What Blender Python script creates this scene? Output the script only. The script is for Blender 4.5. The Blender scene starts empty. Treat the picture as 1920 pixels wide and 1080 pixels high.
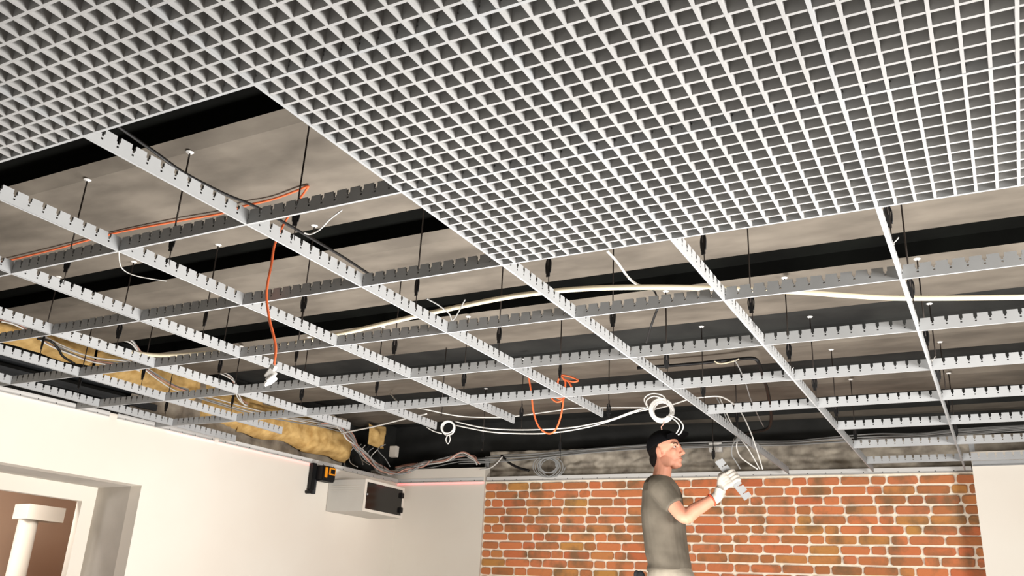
import bpy, bmesh, math, random
from mathutils import Vector, Matrix, Euler, noise
random.seed(7)
S = bpy.context.scene
C = S.collection
Z0 = 2.75                                   # height of the grid ceiling's underside above the floor

# ------------------------------------------------------------------ camera, light, exposure
CAM_LOC = Vector((5.012, -0.052, Z0 - 1.129)); F_PX = 1667.4
CAM_ROT = Euler((1.92601, -0.04946, 0.49102), 'XYZ')
cd = bpy.data.cameras.new('camera'); cd.sensor_width = 36; cd.lens = F_PX / 1920 * 36; cd.clip_start = .02
cam = bpy.data.objects.new('camera', cd); C.objects.link(cam)
cam.location = CAM_LOC; cam.rotation_euler = CAM_ROT; S.camera = cam
S.view_settings.view_transform = 'Standard'; S.view_settings.look = 'None'
S.view_settings.gamma = 1; S.view_settings.use_curve_mapping = False
S.view_settings.exposure = 0.3
W = bpy.data.worlds.new('world'); S.world = W; W.use_nodes = True
W.node_tree.nodes['Background'].inputs[0].default_value = (1, .97, .93, 1)
W.node_tree.nodes['Background'].inputs[1].default_value = .05

def area(name, loc, rot, sx, sy, power, col=(1, .95, .88)):
    l = bpy.data.lights.new(name, 'AREA'); l.shape = 'RECTANGLE'; l.size = sx; l.size_y = sy
    l.energy = power; l.color = col
    o = bpy.data.objects.new(name, l); C.objects.link(o); o.location = loc; o.rotation_euler = rot
    return o
area('window_daylight', (7.15, 2.6, 1.85), (0, math.radians(90), 0), .8, 1.8, 220, (1, .975, .945))
area('added_floor_fill', (3.1, 3.3, .35), (math.pi, 0, 0), 2.6, 1.2, 200, (1, .975, .95))  # added fill lamp near the floor, brightens the grid undersides
area('added_rear_fill', (3.6, -2.9, 1.4), (math.radians(90), 0, 0), 5.5, 1.8, 15, (1, .97, .94))  # added weak fill from behind the camera, no known source there

# ------------------------------------------------------------------ small helpers
def lin(c):
    return tuple(((v / 255) / 12.92 if v / 255 <= .04045 else ((v / 255 + .055) / 1.055) ** 2.4) for v in c)

def ray(u, v):
    d = Vector(((u - 960) / F_PX, -(v - 540) / F_PX, -1.0)); d.rotate(CAM_ROT); return d
def onz(u, v, z):
    d = ray(u, v); t = (z + Z0 - CAM_LOC.z) / d.z; return CAM_LOC + d * t
def ony(u, v, y):
    d = ray(u, v); t = (y - CAM_LOC.y) / d.y; return CAM_LOC + d * t
def onpl(u, v, p, n):
    d = ray(u, v); t = (p - CAM_LOC).dot(n) / d.dot(n); return CAM_LOC + d * t
def project(p):
    q = (p - CAM_LOC); q.rotate(CAM_ROT.to_matrix().inverted())
    return 960 + F_PX * q.x / -q.z, 540 - F_PX * q.y / -q.z

def material(name, col, rough=.6, metal=0., col2=None, scale=8., bump=0., detail=6., lo=.35, hi=.65, stretch=None, emit=None, spec=.35):
    m = bpy.data.materials.new(name); m.use_nodes = True
    nt = m.node_tree; b = nt.nodes['Principled BSDF']
    b.inputs['Specular IOR Level'].default_value = spec; b.inputs['Roughness'].default_value = rough; b.inputs['Metallic'].default_value = metal
    c = (*lin(col), 1); b.inputs['Base Color'].default_value = c
    if emit:
        b.inputs['Emission Color'].default_value = (*lin(emit[0]), 1); b.inputs['Emission Strength'].default_value = emit[1]
    tc = nt.nodes.new('ShaderNodeTexCoord'); mp = nt.nodes.new('ShaderNodeMapping')
    nt.links.new(tc.outputs['Object'], mp.inputs[0])
    if stretch: mp.inputs['Scale'].default_value = stretch
    nz = nt.nodes.new('ShaderNodeTexNoise'); nz.inputs['Scale'].default_value = scale; nz.inputs['Detail'].default_value = detail
    nt.links.new(mp.outputs[0], nz.inputs[0])
    out = None
    if col2 is not None:
        r = nt.nodes.new('ShaderNodeValToRGB'); r.color_ramp.elements[0].position = lo; r.color_ramp.elements[1].position = hi
        r.color_ramp.elements[0].color = c; r.color_ramp.elements[1].color = (*lin(col2), 1)
        nt.links.new(nz.outputs[0], r.inputs[0]); nt.links.new(r.outputs[0], b.inputs['Base Color'])
    if bump:
        bp = nt.nodes.new('ShaderNodeBump'); bp.inputs['Strength'].default_value = bump; bp.inputs['Distance'].default_value = .01
        nt.links.new(nz.outputs[0], bp.inputs['Height']); nt.links.new(bp.outputs[0], b.inputs['Normal'])
    return m

M = {}
M['profile'] = material('grey_white_profile', (170, 171, 171), .55, .0, (162, 163, 163), 5)
M['grille'] = material('off_white_grille', (170, 169, 167), .58, .0, (161, 160, 158), 4)
M['plaster'] = material('white_plaster', (232, 225, 213), .85, 0, (228, 219, 206), 1.2)
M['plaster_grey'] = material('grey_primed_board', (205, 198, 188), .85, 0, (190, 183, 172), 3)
M['concrete'] = material('slab_concrete', (118, 110, 99), .85, 0, (92, 85, 76), 2.6, .2, 10, .34, .66, (1, 2.2, 1))
M['near_black'] = material('near_black_recess', (17, 18, 16), .95, 0, (12, 12, 11), 3, spec=.02)  # near-black tone of the nearer slab recesses
M['dark_grey'] = material('dark_grey_recess', (58, 58, 56), .95, 0, (46, 46, 45), 3, spec=.05)  # dark grey tone of the farther slab recesses and plenum walls
M['black'] = material('black_steel', (14, 14, 15), .55)
M['angle'] = material('white_wall_angle', (214, 212, 208), .5)
M['rod'] = material('dark_rod_steel', (50, 44, 40), .5, .6)
M['white_cable'] = material('white_cable_sheath', (215, 212, 206), .5)
M['grey_cable'] = material('grey_cable_sheath', (150, 150, 148), .5)
M['pink_cable'] = material('dusty_pink_cable_sheath', (196, 148, 132), .5)
M['black_cable'] = material('black_cable_sheath', (20, 19, 19), .5)
M['orange'] = material('orange_cable_sheath', (225, 108, 62), .5)
M['conduit'] = material('cream_conduit', (224, 212, 184), .5)
M['wool'] = material('yellow_mineral_wool', (222, 186, 122), .95, 0, (184, 146, 86), 14, .6, 8)
M['masonry'] = material('rough_masonry', (186, 176, 160), .95, 0, (128, 119, 107), 7, .6, 9)
M['floor'] = material('screed_floor', (96, 91, 85), .9, 0, (84, 80, 74), 2)
M['dark_metal'] = material('dark_duct', (58, 60, 62), .5, .3)
M['mortar'] = material('cream_mortar', (252, 244, 226), .9, 0, (244, 232, 208), 30, .3)

def brick_material():
    m = bpy.data.materials.new('brick_tile'); m.use_nodes = True; nt = m.node_tree; b = nt.nodes['Principled BSDF']
    b.inputs['Roughness'].default_value = .85
    g = nt.nodes.new('ShaderNodeNewGeometry'); r = nt.nodes.new('ShaderNodeValToRGB'); cr = r.color_ramp
    cr.elements[0].position = 0; cr.elements[0].color = (*lin((192, 104, 64)), 1)
    cr.elements[1].position = 1; cr.elements[1].color = (*lin((192, 138, 70)), 1)
    for p_, c_ in ((.25, (212, 126, 78)), (.5, (176, 112, 66)), (.75, (206, 122, 80))):
        e = cr.elements.new(p_); e.color = (*lin(c_), 1)
    nt.links.new(g.outputs['Random Per Island'], r.inputs[0])
    tc = nt.nodes.new('ShaderNodeTexCoord'); nz = nt.nodes.new('ShaderNodeTexNoise'); nz.inputs['Scale'].default_value = 7; nz.inputs['Detail'].default_value = 5
    nt.links.new(tc.outputs['Object'], nz.inputs[0])
    r2 = nt.nodes.new('ShaderNodeValToRGB'); r2.color_ramp.elements[0].position = .48; r2.color_ramp.elements[1].position = .68
    r2.color_ramp.elements[0].color = (0, 0, 0, 1); r2.color_ramp.elements[1].color = (.85, .85, .85, 1)
    nt.links.new(nz.outputs[0], r2.inputs[0])
    mx = nt.nodes.new('ShaderNodeMix'); mx.data_type = 'RGBA'
    nt.links.new(r2.outputs[0], mx.inputs[0]); nt.links.new(r.outputs[0], mx.inputs[6]); mx.inputs[7].default_value = (*lin((122, 96, 66)), 1)
    nt.links.new(mx.outputs[2], b.inputs['Base Color'])
    bp = nt.nodes.new('ShaderNodeBump'); bp.inputs['Strength'].default_value = .5; bp.inputs['Distance'].default_value = .006
    n3 = nt.nodes.new('ShaderNodeTexNoise'); n3.inputs['Scale'].default_value = 40; nt.links.new(tc.outputs['Object'], n3.inputs[0])
    nt.links.new(n3.outputs[0], bp.inputs['Height']); nt.links.new(bp.outputs[0], b.inputs['Normal'])
    return m
M['brick'] = brick_material()

def tag(o, label=None, cat=None, group=None, kind=None):
    if label: o['label'] = label
    if cat: o['category'] = cat
    if group: o['group'] = group
    if kind: o['kind'] = kind
    return o
def empty(name, loc, rot=(0, 0, 0)):
    o = bpy.data.objects.new(name, None); C.objects.link(o); o.location = loc; o.rotation_euler = rot; o.empty_display_size = .05; return o
def link(name, bm, mats, parent=None, smooth=False, loc=None):
    me = bpy.data.meshes.new(name); bm.normal_update(); bm.to_mesh(me); bm.free()
    for m in (mats if isinstance(mats, (list, tuple)) else [mats]): me.materials.append(m)
    if smooth:
        for p in me.polygons: p.use_smooth = True
    o = bpy.data.objects.new(name, me); C.objects.link(o)
    if parent: o.parent = parent
    if loc is not None: o.location = loc
    return o
def box(bm, a, b, mi=0, mat=None):
    x0, y0, z0 = a; x1, y1, z1 = b
    vs = [bm.verts.new(v) for v in ((x0, y0, z0), (x1, y0, z0), (x1, y1, z0), (x0, y1, z0), (x0, y0, z1), (x1, y0, z1), (x1, y1, z1), (x0, y1, z1))]
    if mat is not None:
        for v in vs: v.co = mat @ v.co
    for f in ((0, 3, 2, 1), (4, 5, 6, 7), (0, 1, 5, 4), (1, 2, 6, 5), (2, 3, 7, 6), (3, 0, 4, 7)):
        fc = bm.faces.new([vs[i] for i in f]); fc.material_index = mi
    return vs
def catmull(pts, n=6, closed=False):
    P = [Vector(p) for p in pts]; out = []
    N = len(P)
    if N < 3: return P
    for i in range(N if closed else N - 1):
        a, b, c, d = (P[(i - 1) % N], P[i], P[(i + 1) % N], P[(i + 2) % N]) if closed else (P[max(i - 1, 0)], P[i], P[i + 1], P[min(i + 2, N - 1)])
        for k in range(n):
            t = k / n
            out.append(.5 * ((2 * b) + (c - a) * t + (2 * a - 5 * b + 4 * c - d) * t * t + (3 * b - a - 3 * c + d) * t ** 3))
    if not closed: out.append(P[-1])
    return out
def tube(bm, pts, r, seg=8, n=6, closed=False, mi=0, caps=True):
    P = catmull(pts, n, closed) if n else [Vector(p) for p in pts]
    P = [p for i, p in enumerate(P) if i == 0 or (p - P[i - 1]).length > 1e-5]
    up = None; rings = []
    for i, p in enumerate(P):
        a = P[i - 1] if (i > 0 or closed) else P[i]; b = P[(i + 1) % len(P)] if (i < len(P) - 1 or closed) else P[i]
        t = (b - a).normalized()
        if up is None: up = t.orthogonal().normalized()
        up = (up - t * up.dot(t)); up = up.normalized() if up.length > 1e-6 else t.orthogonal().normalized()
        s = t.cross(up); rr = r[i * len(r) // len(P)] if isinstance(r, (list, tuple)) else r
        rings.append([bm.verts.new(p + (up * math.cos(k * 2 * math.pi / seg) + s * math.sin(k * 2 * math.pi / seg)) * rr) for k in range(seg)])
    L = len(rings)
    for i in range(L if closed else L - 1):
        A, B = rings[i], rings[(i + 1) % L]
        for k in range(seg):
            f = bm.faces.new((A[k], A[(k + 1) % seg], B[(k + 1) % seg], B[k])); f.smooth = True; f.material_index = mi
    if not closed and caps:
        bm.faces.new(rings[0][::-1]); bm.faces.new(rings[-1])
def cable(name, pts, r, mat, label, cat='cable', group=None, seg=6, n=6, extra=None):
    bm = bmesh.new(); tube(bm, pts, r, seg, n)
    if extra:
        for e in extra: tube(bm, e, r, seg, n)
    o = link(name, bm, M[mat] if isinstance(mat, str) else mat)
    return tag(o, label, cat, group)
def lerp(a, b, t): return a + (b - a) * t

# ------------------------------------------------------------------ the setting
LW0 = Vector((-.265, 3.107, 0)); LWD = Vector((.269, 3.337, 0)).normalized(); LWN = Vector((-LWD.y, LWD.x, 0))   # left wall line, outward normal
BW0 = Vector((.964, 6.914, 0)); BWD = Vector((3.852, .151, 0)).normalized(); BWN = Vector((-BWD.y, BWD.x, 0))     # back wall line
def lw(s, out, z): p = LW0 + LWD * s + LWN * out; return Vector((p.x, p.y, z + Z0))      # s along, out = away from the room
def bw(s, out, z): p = BW0 + BWD * s + BWN * out; return Vector((p.x, p.y, z + Z0))
def quad(bm, pts, mi=0):
    f = bm.faces.new([bm.verts.new(p) for p in pts]); f.material_index = mi; return f

bm = bmesh.new(); box(bm, (-3, -3.1, -.1), (8.1, 7.5, 0)); tag(link('floor', bm, M['floor']), kind='structure')

# slab overhead: light soffits between darker recesses
bm = bmesh.new(); SH = .5
panels = [(-3.1, -2.2), (-1.8, -1.1), (-.7, -.1), (.4, .95), (1.35, 1.55), (2.01, 2.77), (3.12, 3.77), (4.2, 4.65), (5.3, 5.62), (6.24, 6.62), (7.3, 7.6)]
XA, XB = -3.0, 8.1
for k, (y0, y1) in enumerate(panels):
    quad(bm, [(XA, y0, SH + Z0), (XA, y1, SH + Z0), (XB, y1, SH + Z0), (XB, y0, SH + Z0)], 0)
    if k < len(panels) - 1:
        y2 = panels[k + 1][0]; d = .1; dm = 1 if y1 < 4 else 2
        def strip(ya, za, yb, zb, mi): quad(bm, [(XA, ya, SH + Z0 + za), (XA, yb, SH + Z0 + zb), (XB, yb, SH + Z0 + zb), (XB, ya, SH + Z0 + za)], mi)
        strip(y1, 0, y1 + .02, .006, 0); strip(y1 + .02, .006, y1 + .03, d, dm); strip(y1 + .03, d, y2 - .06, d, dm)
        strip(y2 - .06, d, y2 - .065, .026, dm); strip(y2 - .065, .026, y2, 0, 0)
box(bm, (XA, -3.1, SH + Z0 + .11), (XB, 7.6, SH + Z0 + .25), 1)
tag(link('ceiling', bm, [M['concrete'], M['near_black'], M['dark_grey']]), kind='structure')

# left wall with the deep doorway
bm = bmesh.new()
TH = .5; s0, s1 = -6.2, (6.876 - LW0.y) / LWD.y
zt = .03; dz = -.405; ds1 = 1.085; ds0 = -.2                    # door head, far jamb, near jamb (out of view)
def wallbox(s_a, s_b, o_a, o_b, z_a, z_b, f=lw, mi=0):
    P = [f(s_a, o_a, z_a), f(s_b, o_a, z_a), f(s_b, o_b, z_a), f(s_a, o_b, z_a), f(s_a, o_a, z_b), f(s_b, o_a, z_b), f(s_b, o_b, z_b), f(s_a, o_b, z_b)]
    vs = [bm.verts.new(p) for p in P]
    for q in ((0, 3, 2, 1), (4, 5, 6, 7), (0, 1, 5, 4), (1, 2, 6, 5), (2, 3, 7, 6), (3, 0, 4, 7)):
        bm.faces.new([vs[i] for i in q]).material_index = mi
wallbox(s0, ds0, 0, .12, -Z0, zt); wallbox(ds1, s1, 0, .12, -Z0, zt); wallbox(ds0, ds1, 0, .12, dz, zt)
# reveal lining behind the wall face
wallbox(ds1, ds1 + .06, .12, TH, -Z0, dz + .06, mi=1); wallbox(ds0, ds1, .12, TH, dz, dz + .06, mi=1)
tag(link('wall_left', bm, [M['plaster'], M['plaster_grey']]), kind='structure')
# inner frame of the opening
bm = bmesh.new()
si = ds1 - .1
wallbox(si, ds1 + .1, TH, TH + .06, -Z0, dz + .1); wallbox(ds0, si, TH, TH + .06, dz - .105, dz + .1)
tag(link('trim_1', bm, M['plaster']), kind='structure')
# the room beyond
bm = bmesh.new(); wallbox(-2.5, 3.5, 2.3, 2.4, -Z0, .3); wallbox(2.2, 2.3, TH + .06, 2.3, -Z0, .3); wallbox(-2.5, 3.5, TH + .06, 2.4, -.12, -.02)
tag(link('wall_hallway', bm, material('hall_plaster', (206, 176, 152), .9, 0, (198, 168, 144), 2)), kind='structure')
area('hallway_lamp', lw(.55, .75, -.2), (0, math.radians(35), 0), .5, .3, 16)
hl_ = bpy.data.objects.new('hallway_bulb', bpy.data.lights.new('hallway_bulb', 'POINT')); C.objects.link(hl_); hl_.data.energy = 20; hl_.data.shadow_soft_size = .15; hl_.location = lw(.1, 1.7, -.75)  # added point fill to brighten the hallway wall
# raw wall above the left wall
def rough_sheet(name, f, sa, sb, za, zb, out, mat, amp, freq, res=.03, kindcell=True, seed=0, parent=None, smooth=True):
    bm = bmesh.new(); ns = max(2, int(abs(sb - sa) / res)); nz = max(2, int((zb - za) / res)); g = []
    for i in range(ns + 1):
        row = []
        for j in range(nz + 1):
            s = lerp(sa, sb, i / ns); z = lerp(za, zb, j / nz)
            q = Vector((s * freq, z * freq * 1.7, seed))
            h = noise.fractal(q * 2, 1, 2, 4) * .5
            if kindcell:
                dd, _ = noise.voronoi(Vector((s * freq * .8, z * freq * 2.0, seed))); h += min(.5, (dd[1] - dd[0]) * 1.6)
            row.append(bm.verts.new(f(s, out - h * amp, z)))
        g.append(row)
    for i in range(ns):
        for j in range(nz): bm.faces.new((g[i][j], g[i + 1][j], g[i + 1][j + 1], g[i][j + 1]))
    bm.normal_update()
    return link(name, bm, mat, parent, smooth)
tag(rough_sheet('wall_left_raw_masonry', lw, 1.0, 3.2, -.03, .5, .2, M['masonry'], .03, 6, .02), kind='structure')
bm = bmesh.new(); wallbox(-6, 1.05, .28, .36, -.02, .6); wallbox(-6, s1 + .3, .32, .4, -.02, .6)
tag(link('wall_left_plenum_back', bm, M['dark_grey']), kind='structure')

# back wall: boarded part, tiled brick part, raw masonry over it
bm = bmesh.new(); sL = (-.02 - BW0.x) / BWD.x; sR = (4.86 - BW0.x) / BWD.x
wallbox(sL - .3, -.01, -.012, .08, -Z0, .125, bw)
wallbox(-.01, sR + .4, .012, .08, -Z0, .0, bw, 1)
tag(link('wall_back', bm, [M['plaster'], M['mortar']]), kind='structure')
bm = bmesh.new(); RH = .0713
def brick(s_a, s_b, z_a, z_b):
    g = .0078; j = lambda: random.uniform(-.0022, .0022)
    s_a += g; s_b -= g; z_a += g; z_b -= g; c = .012 + random.uniform(0, .006); b = .003
    out = []
    for (s, z) in ((s_a + c, z_a), (s_b - c, z_a), (s_b - c * .3, z_a + c * .3), (s_b, z_a + c), (s_b, z_b - c), (s_b - c * .3, z_b - c * .3), (s_b - c, z_b), (s_a + c, z_b), (s_a + c * .3, z_b - c * .3), (s_a, z_b - c), (s_a, z_a + c), (s_a + c * .3, z_a + c * .3)):
        out.append((s + j(), z + j()))
    cs, cz = (s_a + s_b) / 2, (z_a + z_b) / 2; dep = -.004 - random.uniform(0, .003)
    base = [bm.verts.new(bw(s, .014, z)) for s, z in out]
    rim = [bm.verts.new(bw(s, dep + .003, z)) for s, z in out]
    top = [bm.verts.new(bw(s + (cs - s) * b / max(.01, abs(cs - s)) , dep, z + (cz - z) * b / max(.005, abs(cz - z)))) for s, z in out]
    n = len(out)
    for A, B in ((base, rim), (rim, top)):
        for k in range(n): bm.faces.new((A[k], A[(k + 1) % n], B[(k + 1) % n], B[k]))
    bm.faces.new(top)
row = 0; z = -.012
while z - RH > -Z0 + .0:
    s = -.006; first = True; ph = row % 3
    seq = ['L', 'L', 'S']; k = ph
    off = [.0, .11, .06][row % 3] * random.uniform(.6, 1.3)
    if off > .03: brick(s, s + off + .02, z - RH, z); s += off + .02
    while s < sR:
        wd = (.225 if seq[k % 3] == 'L' else .112) * random.uniform(.93, 1.08); k += 1
        e = min(s + wd, sR)
        if sR - e < .04: e = sR
        brick(s, e, z - RH, z); s = e
        if s >= sR - 1e-4: break
    z -= RH; row += 1
tag(link('wall_back_brick_tiles', bm, M['brick']), kind='structure')
tag(rough_sheet('wall_back_raw_masonry', bw, -.05, sR + .5, -.02, .29, .15, M['masonry'], .04, 5.2, .015, seed=3), kind='structure')
bm = bmesh.new(); wallbox(sL - .6, sR + 1, .3, .36, -.1, .62, bw); tag(link('wall_back_plenum', bm, M['dark_grey']), kind='structure')
# right pier and the right window wall; rear opening added for the fill lamp
bm = bmesh.new()
box(bm, (4.852, 6.83, 0), (6.3, 7.3, Z0 + .10))
tag(link('wall_right_pier', bm, M['plaster']), kind='structure')
bm = bmesh.new()
box(bm, (7.3, -3.1, 0), (7.4, 7.5, 1.2)); box(bm, (7.3, -3.1, 2.35), (7.4, 7.5, 3.4)); box(bm, (7.3, -3.1, 1.2), (7.4, 1.2, 2.35)); box(bm, (7.3, 3.9, 1.2), (7.4, 7.5, 2.35))
tag(link('wall_right', bm, M['plaster']), kind='structure')
bm = bmesh.new()
box(bm, (-3, -3.1, 0), (8, -3, .5)); box(bm, (-3, -3.1, 2.3), (8, -3, 3.4)); box(bm, (-3, -3.1, .5), (.85, -3, 2.3)); box(bm, (6.35, -3.1, .5), (8, -3, 2.3))
tag(link('wall_rear', bm, M['plaster']), kind='structure')

# perimeter angles (structure trim)
def angle(name, f, sa, sb, off, z0=-.0, h=.036, dots=.13, lip=.018):
    bm = bmesh.new()
    def b(a, c, o0, o1, za, zb, mi=0):
        P = [f(a, o0, za), f(c, o0, za), f(c, o1, za), f(a, o1, za), f(a, o0, zb), f(c, o0, zb), f(c, o1, zb), f(a, o1, zb)]
        vs = [bm.verts.new(p) for p in P]
        for q in ((0, 3, 2, 1), (4, 5, 6, 7), (0, 1, 5, 4), (1, 2, 6, 5), (2, 3, 7, 6), (3, 0, 4, 7)): bm.faces.new([vs[i] for i in q]).material_index = mi
    b(sa, sb, off - .002, off, z0, z0 + h); b(sa, sb, off - lip, off, z0 - .0015, z0)
    s = sa + .06
    while dots and s < sb:
        b(s, s + .006, off - .0035, off - .0019, z0 + .008, z0 + .014, 1); s += dots * random.uniform(.8, 1.2)
    return tag(link(name, bm, [M['angle'], M['black']]), kind='structure')
angle('trim_2', lw, -3.0, .74, -.001); angle('trim_3', lw, .80, 1.62, -.001); angle('trim_4', lw, 1.66, s1 - .02, -.001)
angle('trim_5', bw, sL + .02, -.02, -.014); angle('trim_6', bw, .0, sR - .02, -.0005 - .002, h=.04)
bm = bmesh.new(); box(bm, (4.855, 6.81, Z0 + 0), (6.3, 6.828, Z0 + .0015)); box(bm, (4.855, 6.8265, Z0), (6.3, 6.829, Z0 + .036))
tag(link('trim_7', bm, M['profile']), kind='structure')

# ------------------------------------------------------------------ ceiling grid: runners, panels, hangers
H = .05; Wd = .0085; MOD = .6; CELL = .05
XBR = [0, .0185, .0217, .0283, .0315, .05]; ZBR = [0, .017, .0228, .0275, .0345, H]
def notched(L, first=0.0, plain=None):
    """U profile along +x from 0, notches on every 50 mm line except the crossings"""
    bm = bmesh.new(); hw = Wd / 2; n = int(round(L / CELL))
    def sheet(y, flip):
        for c in range(n + 1):
            xc = c * CELL + first
            gap = not (abs((xc / MOD) - round(xc / MOD)) < 1e-3)
            for a in range(5):
                xa, xb = max(0, xc - first + XBR[a] - .025), min(L, xc - first + XBR[a + 1] - .025)
                if xb - xa < 1e-5: continue
                for b in range(5):
                    if gap and ((b == 4 and a in (1, 2, 3)) or (b == 3 and a == 2) or (b == 1 and a == 2)): continue
                    q = [(xa, y, ZBR[b]), (xb, y, ZBR[b]), (xb, y, ZBR[b + 1]), (xa, y, ZBR[b + 1])]
                    bm.faces.new([bm.verts.new(v) for v in (q if flip else q[::-1])])
    for y, fl in ((-hw, True), (-hw + .0009, False), (hw, False), (hw - .0009, True)): sheet(y, fl)
    box(bm, (0, -hw, 0), (L, hw, .0009))
    bmesh.ops.remove_doubles(bm, verts=bm.verts, dist=1e-6)
    return bm
ORD = ['zeroth', 'first', 'second', 'third', 'fourth', 'fifth', 'sixth', 'seventh', 'eighth', 'ninth', 'tenth', 'eleventh', 'twelfth']
main_ends = {0: 4.8, 1: 4.64, 2: 4.64, 3: 4.78, 4: 4.74, 5: 4.72, 6: 6.93, 7: 6.96, 8: 6.99}
main_start = {0: 2.4, 1: 1.8, 2: 1.2, 3: .6, 4: 0., 5: 0., 6: 0., 7: 0., 8: 0.}
for i in range(9):
    y0, y1 = main_start[i], main_ends[i]
    bm = notched(y1 - y0, y0)
    o = link('main_runner', bm, M['profile']); o.location = (i * MOD, y0, Z0); o.rotation_euler = (0, 0, math.pi / 2)
    if i < 6: lab = f'long notched white main runner with a free far end, {ORD[i + 1]} from the left wall'
    else: lab = f'long notched white main runner reaching the brick wall, {ORD[9 - i]} from the right'
    tag(o, lab, 'ceiling runner', 'main runners of the ceiling grid')
proto = link('cross_runner', notched(MOD - Wd, Wd / 2), M['profile'])
used = False
rows = {1: range(4, 9), 2: range(3, 9), 3: range(2, 9), 4: range(0, 9), 5: range(0, 9), 6: range(0, 9), 7: range(0, 9), 8: range(6, 9), 9: range(7, 9), 10: range(7, 9), 11: range(7, 9)}
for j, rng in rows.items():
    for i in rng:
        u0, v0 = project(Vector((i * MOD, j * MOD, Z0))); u1, v1 = project(Vector(((i + 1) * MOD, j * MOD, Z0)))
        if max(u0, u1) < -5 or min(u0, u1) > 1925 or max(v0, v1) < -8: continue
        o = proto if not used else proto.copy()
        if used: C.objects.link(o)
        used = True
        o.location = (i * MOD + Wd / 2, j * MOD, Z0)
        tag(o, f'short notched cross runner, {ORD[12 - j]} row from the brick wall, {ORD[9 - i]} piece from the right', 'ceiling runner', 'cross runners of the ceiling grid')
for j in (5, 6, 7):                                               # short cut pieces to the left wall
    xw = LW0.x + (j * MOD - LW0.y) / LWD.y * LWD.x + .012
    n = int((-xw - Wd / 2) / CELL)
    o = link('cross_runner', notched(-xw - Wd / 2, 0), M['profile']); o.location = (xw, j * MOD, Z0)
    tag(o, f'short cut cross runner butting the left white wall, {["nearest the camera", "middle one", "farthest one"][j - 5]} of three', 'ceiling runner', 'cut cross runners at the left wall')

# grille panels, 11 + 11 slats each
bm = bmesh.new(); a0, a1 = Wd / 2 + .0004, MOD - Wd / 2 - .0004; hw = .0038
for k in range(1, 12):
    c = k * CELL
    box(bm, (c - hw, a0, .0004), (c + hw, a1, H - .001)); box(bm, (a0, c - hw, .0008), (a1, c + hw, H - .0015))
gp = link('grille_panel', bm, M['grille']); used = False
cols = {}
for i in range(2, 9):
    for j in range(0, 4):
        if i < 6 and j >= 2: continue
        pj = [project(Vector((i * MOD + a * MOD, j * MOD + b * MOD, Z0))) for a in (0, .5, 1) for b in (0, .5, 1)]
        if not any(-10 < u < 1930 and -15 < v < 1090 for u, v in pj): continue
        cols.setdefault(i, []).append(j)
for i, js in cols.items():
    for j in js:
        o = gp if not used else gp.copy()
        if used: C.objects.link(o)
        used = True; o.location = (i * MOD, j * MOD, Z0)
        tag(o, f'white square-celled grille panel, {ORD[9 - i]} column from the right, {ORD[max(js) - j + 1]} back from the open bays', 'ceiling panel', 'installed grille panels')

# hangers: rod from the slab, black spring clip, lower hook on the runner
bm = bmesh.new(); tube(bm, [(0, 0, .13), (0, 0, SH)], .0032, 6, 0); hg_rod = bm
root = empty('ceiling_hanger', (0, 0, Z0))
rodo = link('rod', hg_rod, M['rod'], root)
bm = bmesh.new()
tube(bm, [(-.009, 0, .10), (-.012, 0, .135), (-.004, 0, .165), (.004, 0, .165), (.012, 0, .14), (.01, 0, .10)], .0028, 5, 4)
box(bm, (-.008, -.002, .085), (.008, .002, .155))
clip = link('spring_clip', bm, M['black'], root)
bm = bmesh.new(); tube(bm, [(.004, 0, .19), (.004, 0, .05), (.004, .006, .03), (0, 0, .018), (-.004, -.006, .03)], .002, 5, 4)
hook = link('hook', bm, M['rod'], root)
bm = bmesh.new(); bmesh.ops.create_cone(bm, cap_ends=True, segments=10, radius1=.008, radius2=.016, depth=.006, matrix=Matrix.Translation((0, 0, SH - .003)))
anchor = link('anchor_patch', bm, M['angle'], root)
def dup(r, loc, rz):
    c = r.copy(); C.objects.link(c); c.location = loc; c.rotation_euler = (0, 0, rz)
    for ch in (rodo, clip, hook, anchor):
        d = ch.copy(); C.objects.link(d); d.parent = c
    return c
hy = {2.01: [3, 4, 5], 2.75: [1, 2, 3, 4, 5, 6, 7, 8], 3.42: [0, 1, 2, 3, 4, 5, 6, 7, 8], 4.13: [0, 1, 2, 3, 4, 5, 6, 7, 8], 4.77: [6, 7, 8], 5.45: [6, 7, 8], 6.2: [7, 8]}
used = False; HY = sorted(hy, reverse=True)
for y, xs in hy.items():
    for i in xs:
        px = (i * MOD, y + (.0 if y < 3 else random.uniform(-.03, .03)), Z0)
        rz = random.uniform(-.6, .6)
        if not used: root.location = px; root.rotation_euler = (0, 0, rz); o = root; used = True
        else: o = dup(root, px, rz)
        same = [q for q in HY if i in hy[q]]
        who = f'{ORD[i + 1]} long runner from left' if i < 6 else f'{ORD[9 - i]} long runner from right'
        tag(o, f'rod hanger on {who}, {ORD[same.index(y) + 1]} from its far end', 'hanger', 'rod hangers holding the grid')
# hangers left dangling over the unfinished bays
for n_, (u, v, X) in enumerate([(828, 765, 0), (977, 790, 0), (1141, 785, 0), (905, 832, 0), (1050, 850, 0), (1338, 865, 0)]):
    p = onz(u, v, .1); o = dup(root, (p.x, p.y, Z0 + .03), .3)
    tag(o, f'loose rod hanger with black clip dangling free of any runner, {ORD[n_ + 1]} of six listed by distance leftwards', 'hanger', 'loose hangers beyond the runner ends')
    o['label'] = ['loose rod hanger just behind the small white cable coil', 'loose rod hanger beyond the end of the fifth main runner', 'loose rod hanger beyond the end of the sixth main runner',
                  'loose rod hanger above the white boarded back wall', 'loose rod hanger in front of the grey cable coil on the masonry', 'loose rod hanger beside the white junction box'][n_]

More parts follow.
